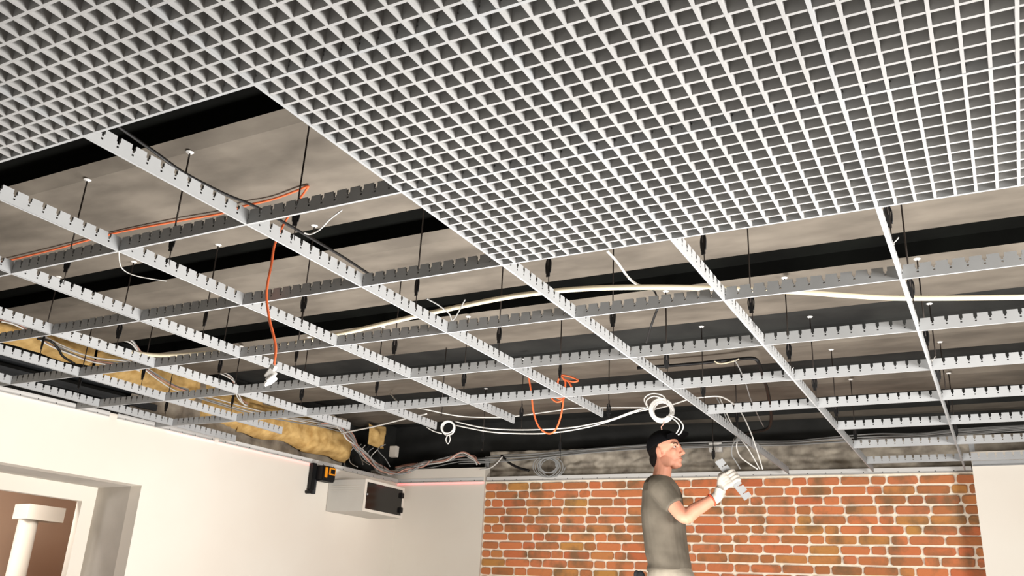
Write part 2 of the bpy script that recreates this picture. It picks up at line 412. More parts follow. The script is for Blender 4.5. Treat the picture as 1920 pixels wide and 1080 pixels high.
# ------------------------------------------------------------------ cables, conduits and boxes in the ceiling void
def Z(pts): return [onz(*p) for p in pts]
def Y(y, pts): return [ony(u, v, y) for u, v in pts]
cable('conduit', Z([(245, 660, .2), (300, 666, .2), (400, 661, .21), (520, 648, .22), (625, 629, .23), (775, 594, .23), (925, 562, .23), (1012, 549, .23), (1100, 541, .23), (1200, 538.5, .23), (1325, 540, .23), (1490, 547, .23), (1590, 554, .23), (1700, 559, .23), (1930, 557, .23)]),
      .0115, 'conduit', 'long cream plastic conduit arching right across the bays above the grid', 'conduit', seg=10)
cable('thin_cable', Z([(215, 232, .3), (290, 285, .28), (345, 324, .27), (420, 363, .27), (480, 388, .29), (555, 430, .3), (640, 480, .3), (695, 516, .3)]), .006, 'black_cable', 'black cable sagging from the grille edge behind the sixth long runner')
# orange cable: along the slab, through its anchor, hanging below the grid with a white plug
A = Z([(0, 492, .485), (100, 468, .485), (215, 437, .49), (330, 415, .485), (415, 400, .485), (455, 387, .48), (510, 374, .485), (555, 358, .485), (577, 349, .49)])
Bp = [ony(u, v, y) for u, v, y in [(572, 359, 2.42), (560, 375, 2.41), (549, 394, 2.4), (533, 418, 2.39), (523, 440, 2.38), (514, 462, 2.37), (509, 495, 2.36), (502, 530, 2.36), (500, 560, 2.36), (505, 598, 2.36), (513, 630, 2.36), (517, 655, 2.36), (513, 690, 2.36)]]
cable('orange_cable', A + Bp, .0052, 'orange', 'orange cable running along the slab then dangling through the grid to a white plug')
pc = ony(509, 702, 2.36); bm = bmesh.new()
for k, (dx, dz_, r) in enumerate([(0, .02, .014), (-.004, 0, .018), (.003, -.018, .015), (-.008, -.03, .011)]):
    mt = Matrix.Translation(pc + Vector((dx, 0, dz_))) @ Euler((.3 * k, .5, .8 * k)).to_matrix().to_4x4()
    box(bm, (-r, -r * .6, -.018), (r, r * .6, .018), mat=mt)
bmesh.ops.bevel(bm, geom=bm.edges[:], offset=.003, segments=1, affect='EDGES')
tag(link('cable_plug', bm, M['white_cable']), 'small crumpled white plug taped on the end of the dangling orange cable', 'plug')
# orange cable tied in a bunch
L = Y(4.36, [(990, 700), (996, 735), (1000, 770), (1009, 798), (1025, 812), (1040, 808), (1051, 782), (1057, 745), (1060, 716), (1052, 704)])
T = Y(4.36, [(1052, 704), (1068, 706), (1084, 713), (1074, 716), (1056, 711), (1066, 716), (1074, 730)])
T2 = Y(4.36, [(1033, 745), (1042, 753), (1052, 752), (1058, 745), (1050, 748), (1038, 742)])
cable('orange_cable', L + T[1:], .0052, 'orange', 'orange cable tied in a bunch with one loop hanging behind the sixth long runner', extra=[T2, Y(4.35, [(1050, 706), (1046, 716), (1048, 728), (1054, 735)])])
# white cables and their two coils
def coil(name, c, y, R, turns, r, mat, label, sx=1., wob=.12, tails=(), group=None, n=12, extra_off=(0, 0)):
    cc = ony(*c, y); bm = bmesh.new(); pts = []
    vx = Vector((math.cos(.3), math.sin(.3), 0))
    for k in range(turns * n + 1):
        t = k / n * 2 * math.pi; q = 1 + wob * math.sin(t * .37 + k * .05)
        pts.append(cc + vx * (math.cos(t) * R * q * sx + extra_off[0] * k / (turns * n)) + Vector((0, .012 * math.sin(t * .5) , math.sin(t) * R * q + extra_off[1] * k / (turns * n))))
    tube(bm, pts, r, 6, 2)
    for tl in tails: tube(bm, tl, r * .85, 6, 5)
    return tag(link(name, bm, M[mat]), label, 'cable coil', group)
coil('cable_coil', (840, 802), 4.98, .044, 7, .0042, 'white_cable', 'small ring of white cable dangling just past the fourth long runner end', tails=[Y(4.97, [(840, 815), (836, 824), (840, 832), (844, 824), (842, 814)]), Y(4.95, [(800, 801), (812, 808), (828, 813)])])
coil('cable_coil', (1241, 770), 5.0, .062, 13, .005, 'white_cable', 'large coil of white cable hanging directly above the worker in the cap', wob=.16, tails=[Y(4.98, [(1215, 765), (1208, 748), (1222, 738), (1243, 742), (1252, 758)]), Y(4.98, [(1218, 768), (1212, 752), (1226, 743), (1244, 748)])])
cable('tail_cable', Y(5.0, [(1250, 780), (1266, 788), (1274, 800), (1268, 813)]), .004, 'white_cable', 'left white cable tail curling down from the large coil', group='tails of the large coil')
cable('tail_cable', Y(5.0, [(1254, 777), (1272, 786), (1281, 799), (1276, 812), (1271, 815)]), .004, 'white_cable', 'right white cable tail curling down from the large coil', group='tails of the large coil')
cable('tail_cable', Y(5.0, [(1246, 787), (1244, 795), (1240, 800), (1241, 806)]), .003, 'pink_cable', 'short reddish wire end below the large white coil')
cable('white_cable', Y(5.02, [(853, 790), (907, 802), (973, 806), (1057, 803), (1110, 795), (1150, 785), (1185, 772), (1218, 763)]), .0045, 'white_cable', 'upper white cable of the sagging pair between the two coils', group='white cables between coils')
cable('white_cable', Y(5.04, [(853, 797), (907, 808), (948, 812), (1010, 813), (1057, 809), (1110, 799), (1150, 787), (1190, 773), (1222, 766)]), .0045, 'white_cable', 'lower white cable of the sagging pair between the two coils', group='white cables between coils')
cable('white_cable', Z([(732, 738, .47), (752, 757, .3), (800, 768, .22), (860, 780, .2), (925, 783, .2), (960, 781, .2), (1043, 770, .2), (1080, 765, .2), (1150, 764, .2), (1215, 764, .2)]), .0045, 'white_cable', 'white cable passing behind the free runner ends towards the large coil', group='white cables between coils')
cable('white_cable', Z([(640, 812, .2), (700, 800, .2), (760, 785, .22), (800, 776, .22)]), .006, 'white_cable', 'white cable rising from the corner bundle behind the third runner end')
cable('white_cable', Z([(1225, 768, .2), (1262, 758, .2), (1290, 749, .2), (1315, 745, .2), (1345, 743, .2), (1362, 748, .2), (1376, 758, .2)]), .005, 'white_cable', 'white cable running right from the large coil over the long runner')
fan = [([(1343, 745), (1353, 763), (1365, 790), (1382, 808)], 'grey_cable', 'first grey wire of the fan dropping to the knot'), ([(1349, 745), (1358, 765), (1372, 795), (1388, 818)], 'white_cable', 'second white wire of the fan dropping to the knot'),
       ([(1358, 747), (1380, 760), (1396, 785), (1408, 812), (1415, 832), (1424, 860), (1430, 880)], 'white_cable', 'longest white wire of the fan reaching the brick wall edge'),
       ([(1384, 822), (1381, 838), (1388, 856), (1403, 868), (1421, 880)], 'white_cable', 'white wire bowing from the knot down to the brick wall edge'),
       ([(1388, 822), (1402, 840), (1415, 862), (1425, 880)], 'white_cable', 'straight white wire from the knot to the brick wall edge'),
       ([(1384, 821), (1374, 834), (1372, 852), (1380, 866), (1388, 879)], 'grey_cable', 'grey flexible wire hanging from the knot nearest the junction box')]
for n_, (pts, mt, lb) in enumerate(fan): cable('wire', Y(5.74 + .01 * n_, pts), .0045, mt, lb, 'wire', 'wires fanning round the runner knot')
bm = bmesh.new()
for k in range(5):
    c0 = ony(1384, 822, 5.76); a = k * 1.1
    tube(bm, [c0 + Vector((math.cos(a + t) * .028, math.sin(a + t) * .02, math.sin(t * 1.3 + a) * .022)) for t in (0, 1, 2, 3, 4, 5)], .005, 6, 4)
tag(link('cable_tie_knot', bm, M['grey_cable']), 'grey knot of wires tied where the long runner crosses the cables', 'knot')
cable('black_pipe', Z([(1195, 690, .44), (1290, 683, .44), (1370, 675, .44), (1412, 672, .43), (1424, 684, .4), (1430, 705, .36), (1438, 728, .33), (1444, 760, .3), (1446, 788, .27), (1438, 804, .26), (1410, 810, .26), (1385, 816, .26)]), .011, 'black_cable', 'black corrugated pipe bending down towards the wire knot', 'pipe', seg=8)
cable('thin_cable', Z([(1340, 678, .42), (1352, 682, .42), (1376, 677, .42), (1385, 673, .42)]), .0045, 'conduit', 'short cream cable end lying beside the black pipe')
cable('thin_cable', Z([(1378, 676, .4), (1386, 690, .38), (1398, 718, .34), (1408, 750, .3), (1424, 785, .28), (1432, 800, .27)]), .004, 'grey_cable', 'thin grey cable dropping beside the black pipe')
cable('thin_cable', Z([(642, 393, .12), (620, 410, .1), (600, 430, .1), (582, 439, .1), (570, 437, .1)]), .0028, 'white_cable', 'thin white wire curling under the row below the orange anchor', 'wire')
cable('thin_cable', Z([(223, 471, .0), (228, 502, .1), (255, 517, .1), (312, 527, .1)]), .0022, 'white_cable', 'thin white wire drooping below the crossing at far left', 'wire')
cable('thin_cable', Z([(1138, 470, .3), (1158, 492, .3), (1178, 520, .28), (1196, 534, .25), (1212, 537, .25)]), .0055, 'white_cable', 'white wire dropping from the grille edge onto the cream conduit', 'wire')
cable('thin_cable', Z([(1233, 578, .1), (1224, 602, .08), (1218, 620, .06), (1212, 642, .05)]), .005, 'black_cable', 'short black wire bundle hanging below the conduit centre', 'wire')
cable('thin_cable', Z([(1215, 535, .26), (1228, 548, .24), (1232, 560, .2), (1235, 578, .12)]), .004, 'black_cable', 'thin black wire tied round the cream conduit', 'wire')
cable('thin_cable', Z([(800, 560, .2), (822, 572, .2), (842, 588, .2), (850, 600, .2), (872, 562, .2)]), .003, 'grey_cable', 'twisted grey wire end under the conduit by the sixth long runner', 'wire')

for (u, v, X, du, dv, lb_) in [(1673, 457, 4.8, 12, -12, 'on the rightmost long runner, nearest the grille edge'), (1747, 676, 4.8, 7, -8, 'lower down the rightmost long runner'), (1482, 695, 4.2, 6, -6, 'on the long runner second from right')]:
    p = onpl(u, v, Vector((X, 0, 0)), Vector((1, 0, 0))); q = ony(u + du, v + dv, p.y)
    bm = bmesh.new(); tube(bm, [p, (p + q) / 2 + Vector((0, .004, 0)), q], .002, 5, 3); box(bm, tuple(p - Vector((.006, .003, .004))), tuple(p + Vector((.006, .003, .004))))
    tag(link('cable_tie', bm, M['white_cable']), 'small white cable tie tail ' + lb_, 'cable tie', 'cable tie tails on the runners')
# grey cable run on the raw wall over the bricks
base = [(752, 872), (800, 868), (860, 858), (905, 856), (935, 853), (1000, 850), (1100, 839), (1200, 832), (1300, 829), (1385, 826), (1480, 824), (1560, 820), (1640, 815), (1720, 812), (1800, 806), (1930, 797)]
names = ['topmost', 'second', 'third', 'fourth', 'lowest']
for k in range(5):
    random.seed(40 + k)
    pts = [ony(u, v + 2 + k * 2.4 + random.uniform(-1.5, 1.5) - (2 if u > 1500 else 0), 6.93 - .012 * k) for u, v in base[(0 if k % 2 else 2):]]
    cable('cable_run', pts, .006 if k < 3 else .0045, 'grey_cable', f'{names[k]} grey cable of the run lying on the raw wall over the bricks', group='grey cables over the brick wall')
for k in range(6):
    random.seed(60 + k)
    pts = [ony(u + random.uniform(-4, 4), v + random.uniform(-5, 5), 6.80 - .01 * k) for u, v in [(742, 878), (770, 872), (800, 866), (835, 862), (862, 852), (885, 858), (897, 868)]]
    cable('cable_run', pts, .0055, ['grey_cable', 'white_cable', 'pink_cable'][k % 3], ['grey', 'white', 'dusty pink'][k % 3] + ' cable draped over the white boarded corner wall', group=['grey', 'white', 'pink'][k % 3] + ' cables over the boarded wall')
cable('cable_loop', Y(6.86, [(900, 880), (918, 878), (932, 868), (942, 856)]), .006, 'white_cable', 'white cable curving up off the right end of the white boarded wall')
cable('black_pipe', Y(6.9, [(940, 854), (955, 868), (975, 878), (992, 882)]), .012, 'black_cable', 'black pipe sloping down to the grey cable coil', 'pipe')
coil('cable_coil', (1022, 874), 6.9, .075, 7, .0045, 'grey_cable', 'grey cable coil lying on the raw masonry above the brick wall', sx=1.25, wob=.25, extra_off=(.06, 0))
def small_box(name, c, y, w, h, d, mat, label, cat, bev=.004):
    p = ony(*c, y); bm = bmesh.new(); box(bm, (-w / 2, 0, -h / 2), (w / 2, d, h / 2)); bmesh.ops.bevel(bm, geom=bm.edges[:], offset=bev, segments=2, affect='EDGES')
    o = link(name, bm, mat); o.location = p; o.rotation_euler = (0, 0, .04); return tag(o, label, cat)
jb = small_box('junction_box', (1341, 838), 6.9, .105, .075, .05, M['white_cable'], 'white square junction box on the raw masonry left of the wire knot', 'junction box')
bm = bmesh.new()
for k in range(3): box(bm, (-.035 + k * .025, -.001, -.02), (-.02 + k * .025, .001, .02))
lid = link('terminal_cover', bm, M['plaster_grey'], jb)
small_box('junction_box', (736, 846), 6.6, .075, .1, .05, M['plaster_grey'], 'grey electrical box in the dark void above the corner cables', 'junction box')
small_box('metal_stud', (1821, 830), 7.0, .035, .19, .03, M['profile'], 'short metal stud standing behind the right white pier', 'stud', .001)
small_box('metal_stud', (912, 866), 6.98, .03, .1, .03, M['profile'], 'short metal stud standing behind the boarded wall end', 'stud', .001)

# mineral wool, ducts and cables over the left wall
def wool(sa, sb, za, zb, out, label, seed, th=.09, tilt=0.):
    bm = bmesh.new(); ns = max(4, int((sb - sa) / .03)); nz = max(3, int((zb - za) / .03)); G = []
    for i in range(ns + 1):
        row = []
        for j in range(nz + 1):
            s_ = lerp(sa, sb, i / ns); z_ = lerp(za, zb, j / nz); e = min(i, ns - i, j, nz - j)
            h = th * (0 if e == 0 else (.6 if e == 1 else 1)) + noise.fractal(Vector((s_ * 9, z_ * 9, seed)), 1, 2, 3) * .02
            wob = noise.noise(Vector((s_ * 4, z_ * 4, seed + 9))) * .04
            row.append(bm.verts.new(lw(s_ + wob, out - h, z_ + wob + tilt * (s_ - sa))))
        G.append(row)
    for i in range(ns):
        for j in range(nz): bm.faces.new((G[i][j], G[i + 1][j], G[i + 1][j + 1], G[i][j + 1])).smooth = True
    r = [G[i][0] for i in range(ns + 1)] + [G[ns][j] for j in range(1, nz + 1)] + [G[i][nz] for i in range(ns - 1, -1, -1)] + [G[0][j] for j in range(nz - 1, 0, -1)]
    bm.faces.new(r)
    return tag(link('mineral_wool_slab', bm, M['wool']), label, 'insulation', 'yellow wool above the left wall')
wool(-.3, .65, .34, .5, .2, 'yellow mineral wool strip at the picture edge above the left wall', 1)
wool(.7, 1.55, .30, .5, .2, 'yellow mineral wool strip behind the first runner crossing at far left', 2)
wool(1.6, 2.15, .18, .46, .2, 'yellow mineral wool patch behind the white cable bunch above the left wall', 3)
wool(1.95, 2.75, .14, .42, .16, 'yellow mineral wool slab behind the free end of the second long runner', 4)
wool(2.62, 3.18, .10, .40, .14, 'largest torn yellow mineral wool slab above the orange laser level', 5, th=.11)
wool(3.3, 3.52, .28, .48, .0, 'small torn tuft of yellow wool above the corner cable tangle', 6, th=.06)
for k, (za, ln) in enumerate([(.06, (-.6, 1.3)), (.15, (-.6, 1.2)), (.24, (-.5, 1.15))]):
    bm = bmesh.new(); wallbox(ln[0], ln[1], .16, .26, za, za + .045); wallbox(ln[0], ln[1], .155, .16, za + .012, za + .018)
    tag(link('dark_duct', bm, M['dark_metal']), f'{["lowest", "middle", "topmost"][k]} of three dark flat ducts stacked above the left wall', 'duct', 'dark ducts above the left wall')
def LP(pts, out=.06): return [onpl(u, v, LW0 + LWN * out, LWN) for u, v in pts]
runs = [([(0, 598), (30, 606), (60, 622), (95, 645), (130, 662), (175, 676), (235, 683), (262, 692)], 5, .0055), ([(270, 690), (300, 710), (330, 728), (356, 735)], 4, .005),
        ([(120, 612), (150, 621), (190, 633), (225, 634), (248, 642), (262, 662)], 4, .006), ([(355, 681), (395, 694), (425, 704), (440, 720), (446, 742), (455, 757), (464, 760)], 3, .0055),
        ([(360, 742), (410, 756), (475, 775), (540, 786), (600, 796), (640, 806)], 4, .0055)]
RANK = {3: ['upper', 'middle', 'lower'], 4: ['topmost', 'second', 'third', 'lowest'], 5: ['topmost', 'second', 'middle', 'fourth', 'lowest']}
rl = ['cable of the far left bundle over the wool', 'cable of the short bunch above the left wall', 'cable of the bundle curling beside the conduit end',
      'cable of the loop hanging at the third long runner', 'cable running over the largest wool to the corner']
cm = ['white_cable', 'white_cable', 'grey_cable', 'pink_cable', 'white_cable']
for b_, (pts, n_, r_) in enumerate(runs):
    for k in range(n_):
        random.seed(100 + b_ * 10 + k); du, dv = random.uniform(-3, 3), (k - n_ / 2) * 2.6
        q = [(u + random.uniform(-3, 3), v + dv + random.uniform(-2, 2)) for u, v in pts]
        cable('loom_cable', LP(q, .05 - .01 * k), r_, cm[(k + b_) % 5], f'{RANK[n_][k]} ' + cm[(k + b_) % 5].split('_')[0] + ' ' + rl[b_], group=f'cables, {["far left bundle", "short bunch", "curling bundle", "hanging loop", "bundle to the corner"][b_]}')
cable('thin_cable', LP([(70, 635), (95, 640), (110, 655), (118, 668), (140, 682)], .0), .008, 'black_cable', 'black cable bending over the far left cable bundle')
# corner tangle
tangle = [(600, 792), (636, 798), (655, 818), (672, 842), (692, 862), (712, 878), (735, 886), (760, 882), (790, 872), (808, 868)]
for k in range(15):
    random.seed(200 + k); cut = random.choice((0, 0, 1)); end = random.choice((7, 8, 9, 10))
    q = []
    for u, v in tangle[cut:end]:
        u += random.uniform(-7, 7); v += random.uniform(-6, 6); w_ = onpl(u, v, LW0 - LWN * (.05 + .012 * k), LWN); y_ = ony(u, v, 6.78 - .012 * k)
        q.append(w_ if w_.y < y_.y else y_)

    cable('tangle_cable', q, .0058, ['white_cable', 'pink_cable', 'grey_cable'][k % 3], ['white', 'dusty pink', 'grey'][k % 3] + ' cable in the thick tangle dropping across the corner', group=['white', 'pink', 'grey'][k % 3] + ' cables of the corner tangle')
for k in range(10):
    random.seed(300 + k); u0 = 655 + k * 7.5; v0 = 838 + random.uniform(-6, 12)
    q = [ony(u0 + a, v0 + b, 6.3) for a, b in ((0, 0), (random.uniform(-14, -6), random.uniform(8, 16)), (random.uniform(-12, 2), random.uniform(26, 34)), (random.uniform(0, 12), random.uniform(34, 44)))]
    cable('loose_wire', q, .004, ['grey_cable', 'white_cable', 'black_cable'][k % 3], 'loose short ' + ['grey', 'white', 'black'][k % 3] + ' wire end hanging from the corner tangle above the cabinet', 'wire', 'loose ' + ['grey', 'white', 'black'][k % 3] + ' wire ends')

# ------------------------------------------------------------------ wall cabinet and laser level
cabm = material('cabinet_grey_steel', (196, 192, 184), .5, 0, (188, 184, 176), 3)
cb = empty('wall_cabinet', (-.03, 5.96, Z0 - .365))
bm = bmesh.new(); box(bm, (0, 0, 0), (.385, .56, .262)); bmesh.ops.bevel(bm, geom=bm.edges[:], offset=.004, segments=2, affect='EDGES')
link('cabinet_body', bm, cabm, cb)
bm = bmesh.new()
for a, b in (((.385, .0, 0), (.395, .56, .022)), ((.385, .0, .24), (.395, .56, .262)), ((.385, 0, .022), (.395, .02, .24)), ((.385, .535, .022), (.395, .56, .24))): box(bm, a, b)
fr = link('door_frame', bm, M['plaster'], cb)
bm = bmesh.new(); box(bm, (.386, .021, .023), (.392, .534, .239)); gl = link('glass_door', bm, material('smoked_glass', (30, 28, 26), .12, 0, spec=.5), cb)
bm = bmesh.new(); bmesh.ops.create_uvsphere(bm, u_segments=10, v_segments=6, radius=.008); lk = link('lock', bm, M['profile'], cb); lk.location = (.394, .035, .14)
for zz in (.045, .17):
    bm = bmesh.new(); box(bm, (.392, .50, zz), (.412, .54, zz + .045)); bmesh.ops.bevel(bm, geom=bm.edges[:], offset=.004, segments=2, affect='EDGES'); link('hinge', bm, M['black'], cb)
for k in range(3):
    bm = bmesh.new(); box(bm, (.03 + 0 * k, -.0015, .205 - k * .018), (.355, 0, .209 - k * .018)); link('vent_slot', bm, M['plaster_grey'], cb)
tag(cb, 'small grey wall cabinet with smoked glass door mounted in the corner', 'cabinet')
ll = empty('laser_level', lw(2.60, -.005, -.25), (0, 0, math.atan2(LWD.y, LWD.x)))
org = material('tool_yellow_orange', (238, 150, 30), .45)
def lb(name, a, b, m, bev=.004):
    bm = bmesh.new(); box(bm, a, b); bmesh.ops.bevel(bm, geom=bm.edges[:], offset=bev, segments=2, affect='EDGES'); return link(name, bm, m, ll)
lb('bracket', (.015, -.045, .03), (.06, -.0, .25), M['black']); lb('bracket_foot', (.05, -.04, -.0), (.085, -.01, .12), M['dark_metal'])
lb('housing', (.06, -.12, .11), (.215, -.02, .235), M['black'], .01); lb('side_grip', (.078, -.124, .135), (.115, -.05, .225), org); lb('lens_frame', (.13, -.126, .165), (.205, -.06, .225), org)
lb('lens_window', (.143, -.1285, .175), (.192, -.12, .212), M['black'], .001)
bm = bmesh.new(); tube(bm, [(.015, -.05, .012), (.015, 0, .012)], .016, 12, 0); link('knob', bm, M['black'], ll)
tag(ll, 'orange and black laser level clamped to the left wall beside the cabinet', 'laser level')
def laser(name, p0, p1, nrm, pw):
    d = (p1 - p0); l = bpy.data.lights.new(name, 'AREA'); l.shape = 'RECTANGLE'; l.size = d.length; l.size_y = .003; l.energy = pw; l.color = (1, .05, .08)
    o = bpy.data.objects.new(name, l); C.objects.link(o); o.location = (p0 + p1) / 2 - nrm * .006
    zx = d.normalized(); zz = -nrm; yy = zz.cross(zx); o.rotation_euler = Matrix((zx, yy, zz)).transposed().to_euler()
laser('laser_line_left_wall', lw(1.2, 0, -.012), lw(2.62, 0, -.012), LWN, .12)
laser('laser_line_back_wall', bw(sL + .03, -.012, -.012), bw(-.02, -.012, -.012), BWN, .1)

# the column seen through the doorway
colm = M['plaster']; cr = empty('column', lw(1.14, 1.4, -Z0), (0, 0, math.atan2(LWD.y, LWD.x)))
bm = bmesh.new(); tube(bm, [(0, 0, 0), (0, 0, Z0 - .61)], .07, 32, 0); link('shaft', bm, colm, cr)
bm = bmesh.new(); box(bm, (-.075, -.1, Z0 - .61), (.22, .1, Z0 - .50)); link('capital', bm, colm, cr)
tag(cr, 'round white column with square capital seen through the left doorway', 'column')

# ------------------------------------------------------------------ the worker on a trestle platform
PC = Vector((3.2, 5.3, Z0)); PA = math.radians(8)
skin = material('skin', (222, 158, 130), .55, 0, (212, 146, 120), 6); shirt_m = material('olive_grey_cotton', (114, 106, 93), .9, 0, (88, 81, 70), 5, .3)
trouser_m = material('dusty_beige_work_cotton', (178, 168, 150), .9, 0, (140, 132, 118), 6, .3); glove_m = material('white_knit_glove', (216, 208, 196), .9, 0, (180, 172, 162), 22, .3)
cap_m = material('black_cap_cloth', (12, 12, 14), .9, spec=.1); hair_m = material('dark_brown_hair', (44, 30, 22), .8); boot_m = material('dark_work_boot', (48, 42, 38), .7)
def ell(bm, c, r, rot=(0, 0, 0), seg=24):
    t = bmesh.ops.create_uvsphere(bm, u_segments=seg, v_segments=seg // 2, radius=1)
    mt = Matrix.Translation(c) @ Euler(rot).to_matrix().to_4x4() @ Matrix.Diagonal((*r, 1))
    for v in t['verts']: v.co = mt @ v.co
def limb(bm, pts, seg=16, n=5, cap=True):
    """pts: (centre, radius) or (centre, ra, rb): tapering closed limb; ra across, rb the other way"""
    P = [Vector(p[0]) for p in pts]; R = [(p[1], p[2] if len(p) > 2 else p[1]) for p in pts]
    C_ = catmull(P, n); rr = []
    for i in range(len(P) - 1):
        for k in range(n): rr.append((lerp(R[i][0], R[i + 1][0], k / n), lerp(R[i][1], R[i + 1][1], k / n)))
    rr.append(R[-1]); 
    if len(C_) != len(rr): C_ = P; rr = R
    prev = None; first = None
    for i, p in enumerate(C_):
        t = (C_[min(i + 1, len(C_) - 1)] - C_[max(i - 1, 0)]).normalized()
        sx = Vector((0, 1, 0)); sx = (sx - t * sx.dot(t)).normalized(); sy = t.cross(sx)
        ring = [bm.verts.new(p + sy * math.cos(k * 2 * math.pi / seg) * rr[i][0] + sx * math.sin(k * 2 * math.pi / seg) * rr[i][1]) for k in range(seg)]
        if prev:
            for k in range(seg): bm.faces.new((prev[k], prev[(k + 1) % seg], ring[(k + 1) % seg], ring[k]))
        else: bm.faces.new(ring[::-1])
        prev = ring
    bm.faces.new(prev)
def stack(bm, rings, seg=28):
    """horizontal rings (cx, cy, z, rx, ry)"""
    prev = None
    for cx, cy, z, rx, ry in rings:
        r = []
        for k in range(seg):
            a = k * 2 * math.pi / seg; ca, sa = math.cos(a), math.sin(a); q = 1 / ((abs(ca) ** 2.5 + abs(sa) ** 2.5) ** (1 / 2.5))
            r.append(bm.verts.new((cx + ca * q * rx, cy + sa * q * ry, z)))
        if prev:
            for k in range(seg): bm.faces.new((prev[k], prev[(k + 1) % seg], r[(k + 1) % seg], r[k]))
        else: bm.faces.new(r[::-1])
        prev = r
    bm.faces.new(prev)
def fused(name, bm, mat, parent, vox=.006, it=4, disp=None):
    """one continuous skin out of overlapping volumes"""
    bmesh.ops.recalc_face_normals(bm, faces=bm.faces[:])
    me = bpy.data.meshes.new('tmp'); bm.to_mesh(me); bm.free(); o = bpy.data.objects.new('tmp', me); C.objects.link(o)
    m = o.modifiers.new('r', 'REMESH'); m.mode = 'VOXEL'; m.voxel_size = vox
    m = o.modifiers.new('s', 'SMOOTH'); m.factor = .5; m.iterations = it
    bpy.context.view_layer.update()
    ev = o.evaluated_get(bpy.context.evaluated_depsgraph_get()); nm = bpy.data.meshes.new_from_object(ev)
    bpy.data.objects.remove(o); nm.name = name; nm.materials.clear(); nm.materials.append(mat)
    if disp:
        ns = [v.normal.copy() for v in nm.vertices]
        for v, n_ in zip(nm.vertices, ns): v.co += n_ * disp(v.co)
    for p in nm.polygons: p.use_smooth = True
    r = bpy.data.objects.new(name, nm); C.objects.link(r); r.parent = parent; return r
per = empty('person', PC + Vector((0, 0, -1.80)), (0, 0, PA)); OFF = Vector((0, 0, 1.80))
V = lambda x, y, z: Vector((x, y, z)) + OFF
HT = Matrix.Translation(V(-.02, 0, -.17)) @ Euler((0, math.radians(-7), math.radians(-16))).to_matrix().to_4x4() @ Matrix.Translation(-V(-.02, 0, -.17))
def HP(x, y, z): return HT @ V(x, y, z)
def hell(bm, c, r, rot=(0, 0, 0), seg=20):
    t = bmesh.ops.create_uvsphere(bm, u_segments=seg, v_segments=seg // 2, radius=1)
    mt = HT @ Matrix.Translation(V(*c)) @ Euler(rot).to_matrix().to_4x4() @ Matrix.Diagonal((*r, 1))
    for v in t['verts']: v.co = mt @ v.co
SH_R, EL_R, WR_R = V(-.03, -.185, -.335), V(.135, -.235, -.53), V(.318, -.165, -.405)
SH_L, EL_L, WR_L = V(-.03, .185, -.335), V(-.05, .235, -.61), V(-.02, .225, -.86)
bm = bmesh.new()
hell(bm, (-.012, 0, -.078), (.098, .076, .092)); hell(bm, (.03, 0, -.13), (.062, .058, .085)); hell(bm, (.052, 0, -.188), (.036, .04, .038)); hell(bm, (.073, 0, -.205), (.018, .022, .018))
for s_ in (-1, 1):
    hell(bm, (.012, s_ * .042, -.175), (.05, .02, .036), (0, .5, 0)); hell(bm, (.058, s_ * .034, -.128), (.026, .022, .03)); hell(bm, (-.018, s_ * .077, -.118), (.02, .008, .032), (0, -.2, s_ * .25)); hell(bm, (-.008, s_ * .078, -.145), (.011, .007, .014))
    hell(bm, (.07, s_ * .032, -.078), (.018, .024, .009))
hell(bm, (.083, 0, -.085), (.012, .02, .016))
for t in range(7):
    q = t / 6; hell(bm, (.088 + .026 * q, 0, -.092 - .046 * q), (.012, .007 + .006 * q, .010), seg=12)
for s_ in (-1, 1): hell(bm, (.098, s_ * .011, -.142), (.012, .008, .008), seg=10)
hell(bm, (.087, 0, -.166), (.011, .022, .0055), seg=12); hell(bm, (.085, 0, -.178), (.011, .019, .006), seg=12)
limb(bm, [(HP(-.02, 0, -.14), .05, .052), (V(-.032, 0, -.22), .054, .056), (V(-.05, 0, -.31), .06, .07)])
stack(bm, [(-.045, 0, 1.80 - .27, .06, .07), (-.04, 0, 1.80 - .31, .085, .15), (-.035, 0, 1.80 - .37, .1, .175), (-.03, 0, 1.80 - .5, .108, .165), (-.01, 0, 1.80 - .68, .1, .145), (0, 0, 1.80 - .84, .11, .155), (.0, 0, 1.80 - .95, .105, .16)])
for sh, el, wr in ((SH_R, EL_R, WR_R), (SH_L, EL_L, WR_L)):
    limb(bm, [(sh, .054), (sh.lerp(el, .4), .048), (el, .04), (el.lerp(wr, .3), .043), (el.lerp(wr, .75), .033), (wr, .027, .03)])
for s_ in (-1, 1):
    limb(bm, [(V(0, s_ * .09, -.92), .085), (V(.03, s_ * .1, -1.1), .075), (V(.02, s_ * .11, -1.33), .056), (V(-.02, s_ * .115, -1.5), .055), (V(-.01, s_ * .12, -1.72), .04)])
hl = [V(-.015, .223, -.89), V(-.005, .22, -.955)]; limb(bm, [(WR_L, .026), (hl[0], .034, .018), (hl[1], .036, .016)])
for k in range(4):
    b0 = hl[1] + Vector((-.026 + k * .018, 0, -.004)); limb(bm, [(b0, .0085), (b0 + Vector((.004, -.006, -.03 - .004 * (k in (1, 2)))), .008), (b0 + Vector((.012, -.018, -.058)), .0065)], 8)
limb(bm, [(hl[0] + Vector((.025, 0, 0)), .011), (hl[0] + Vector((.048, -.01, -.03)), .009), (hl[0] + Vector((.052, -.018, -.055)), .0075)], 8)
fused('body', bm, skin, per, .0045, 3)
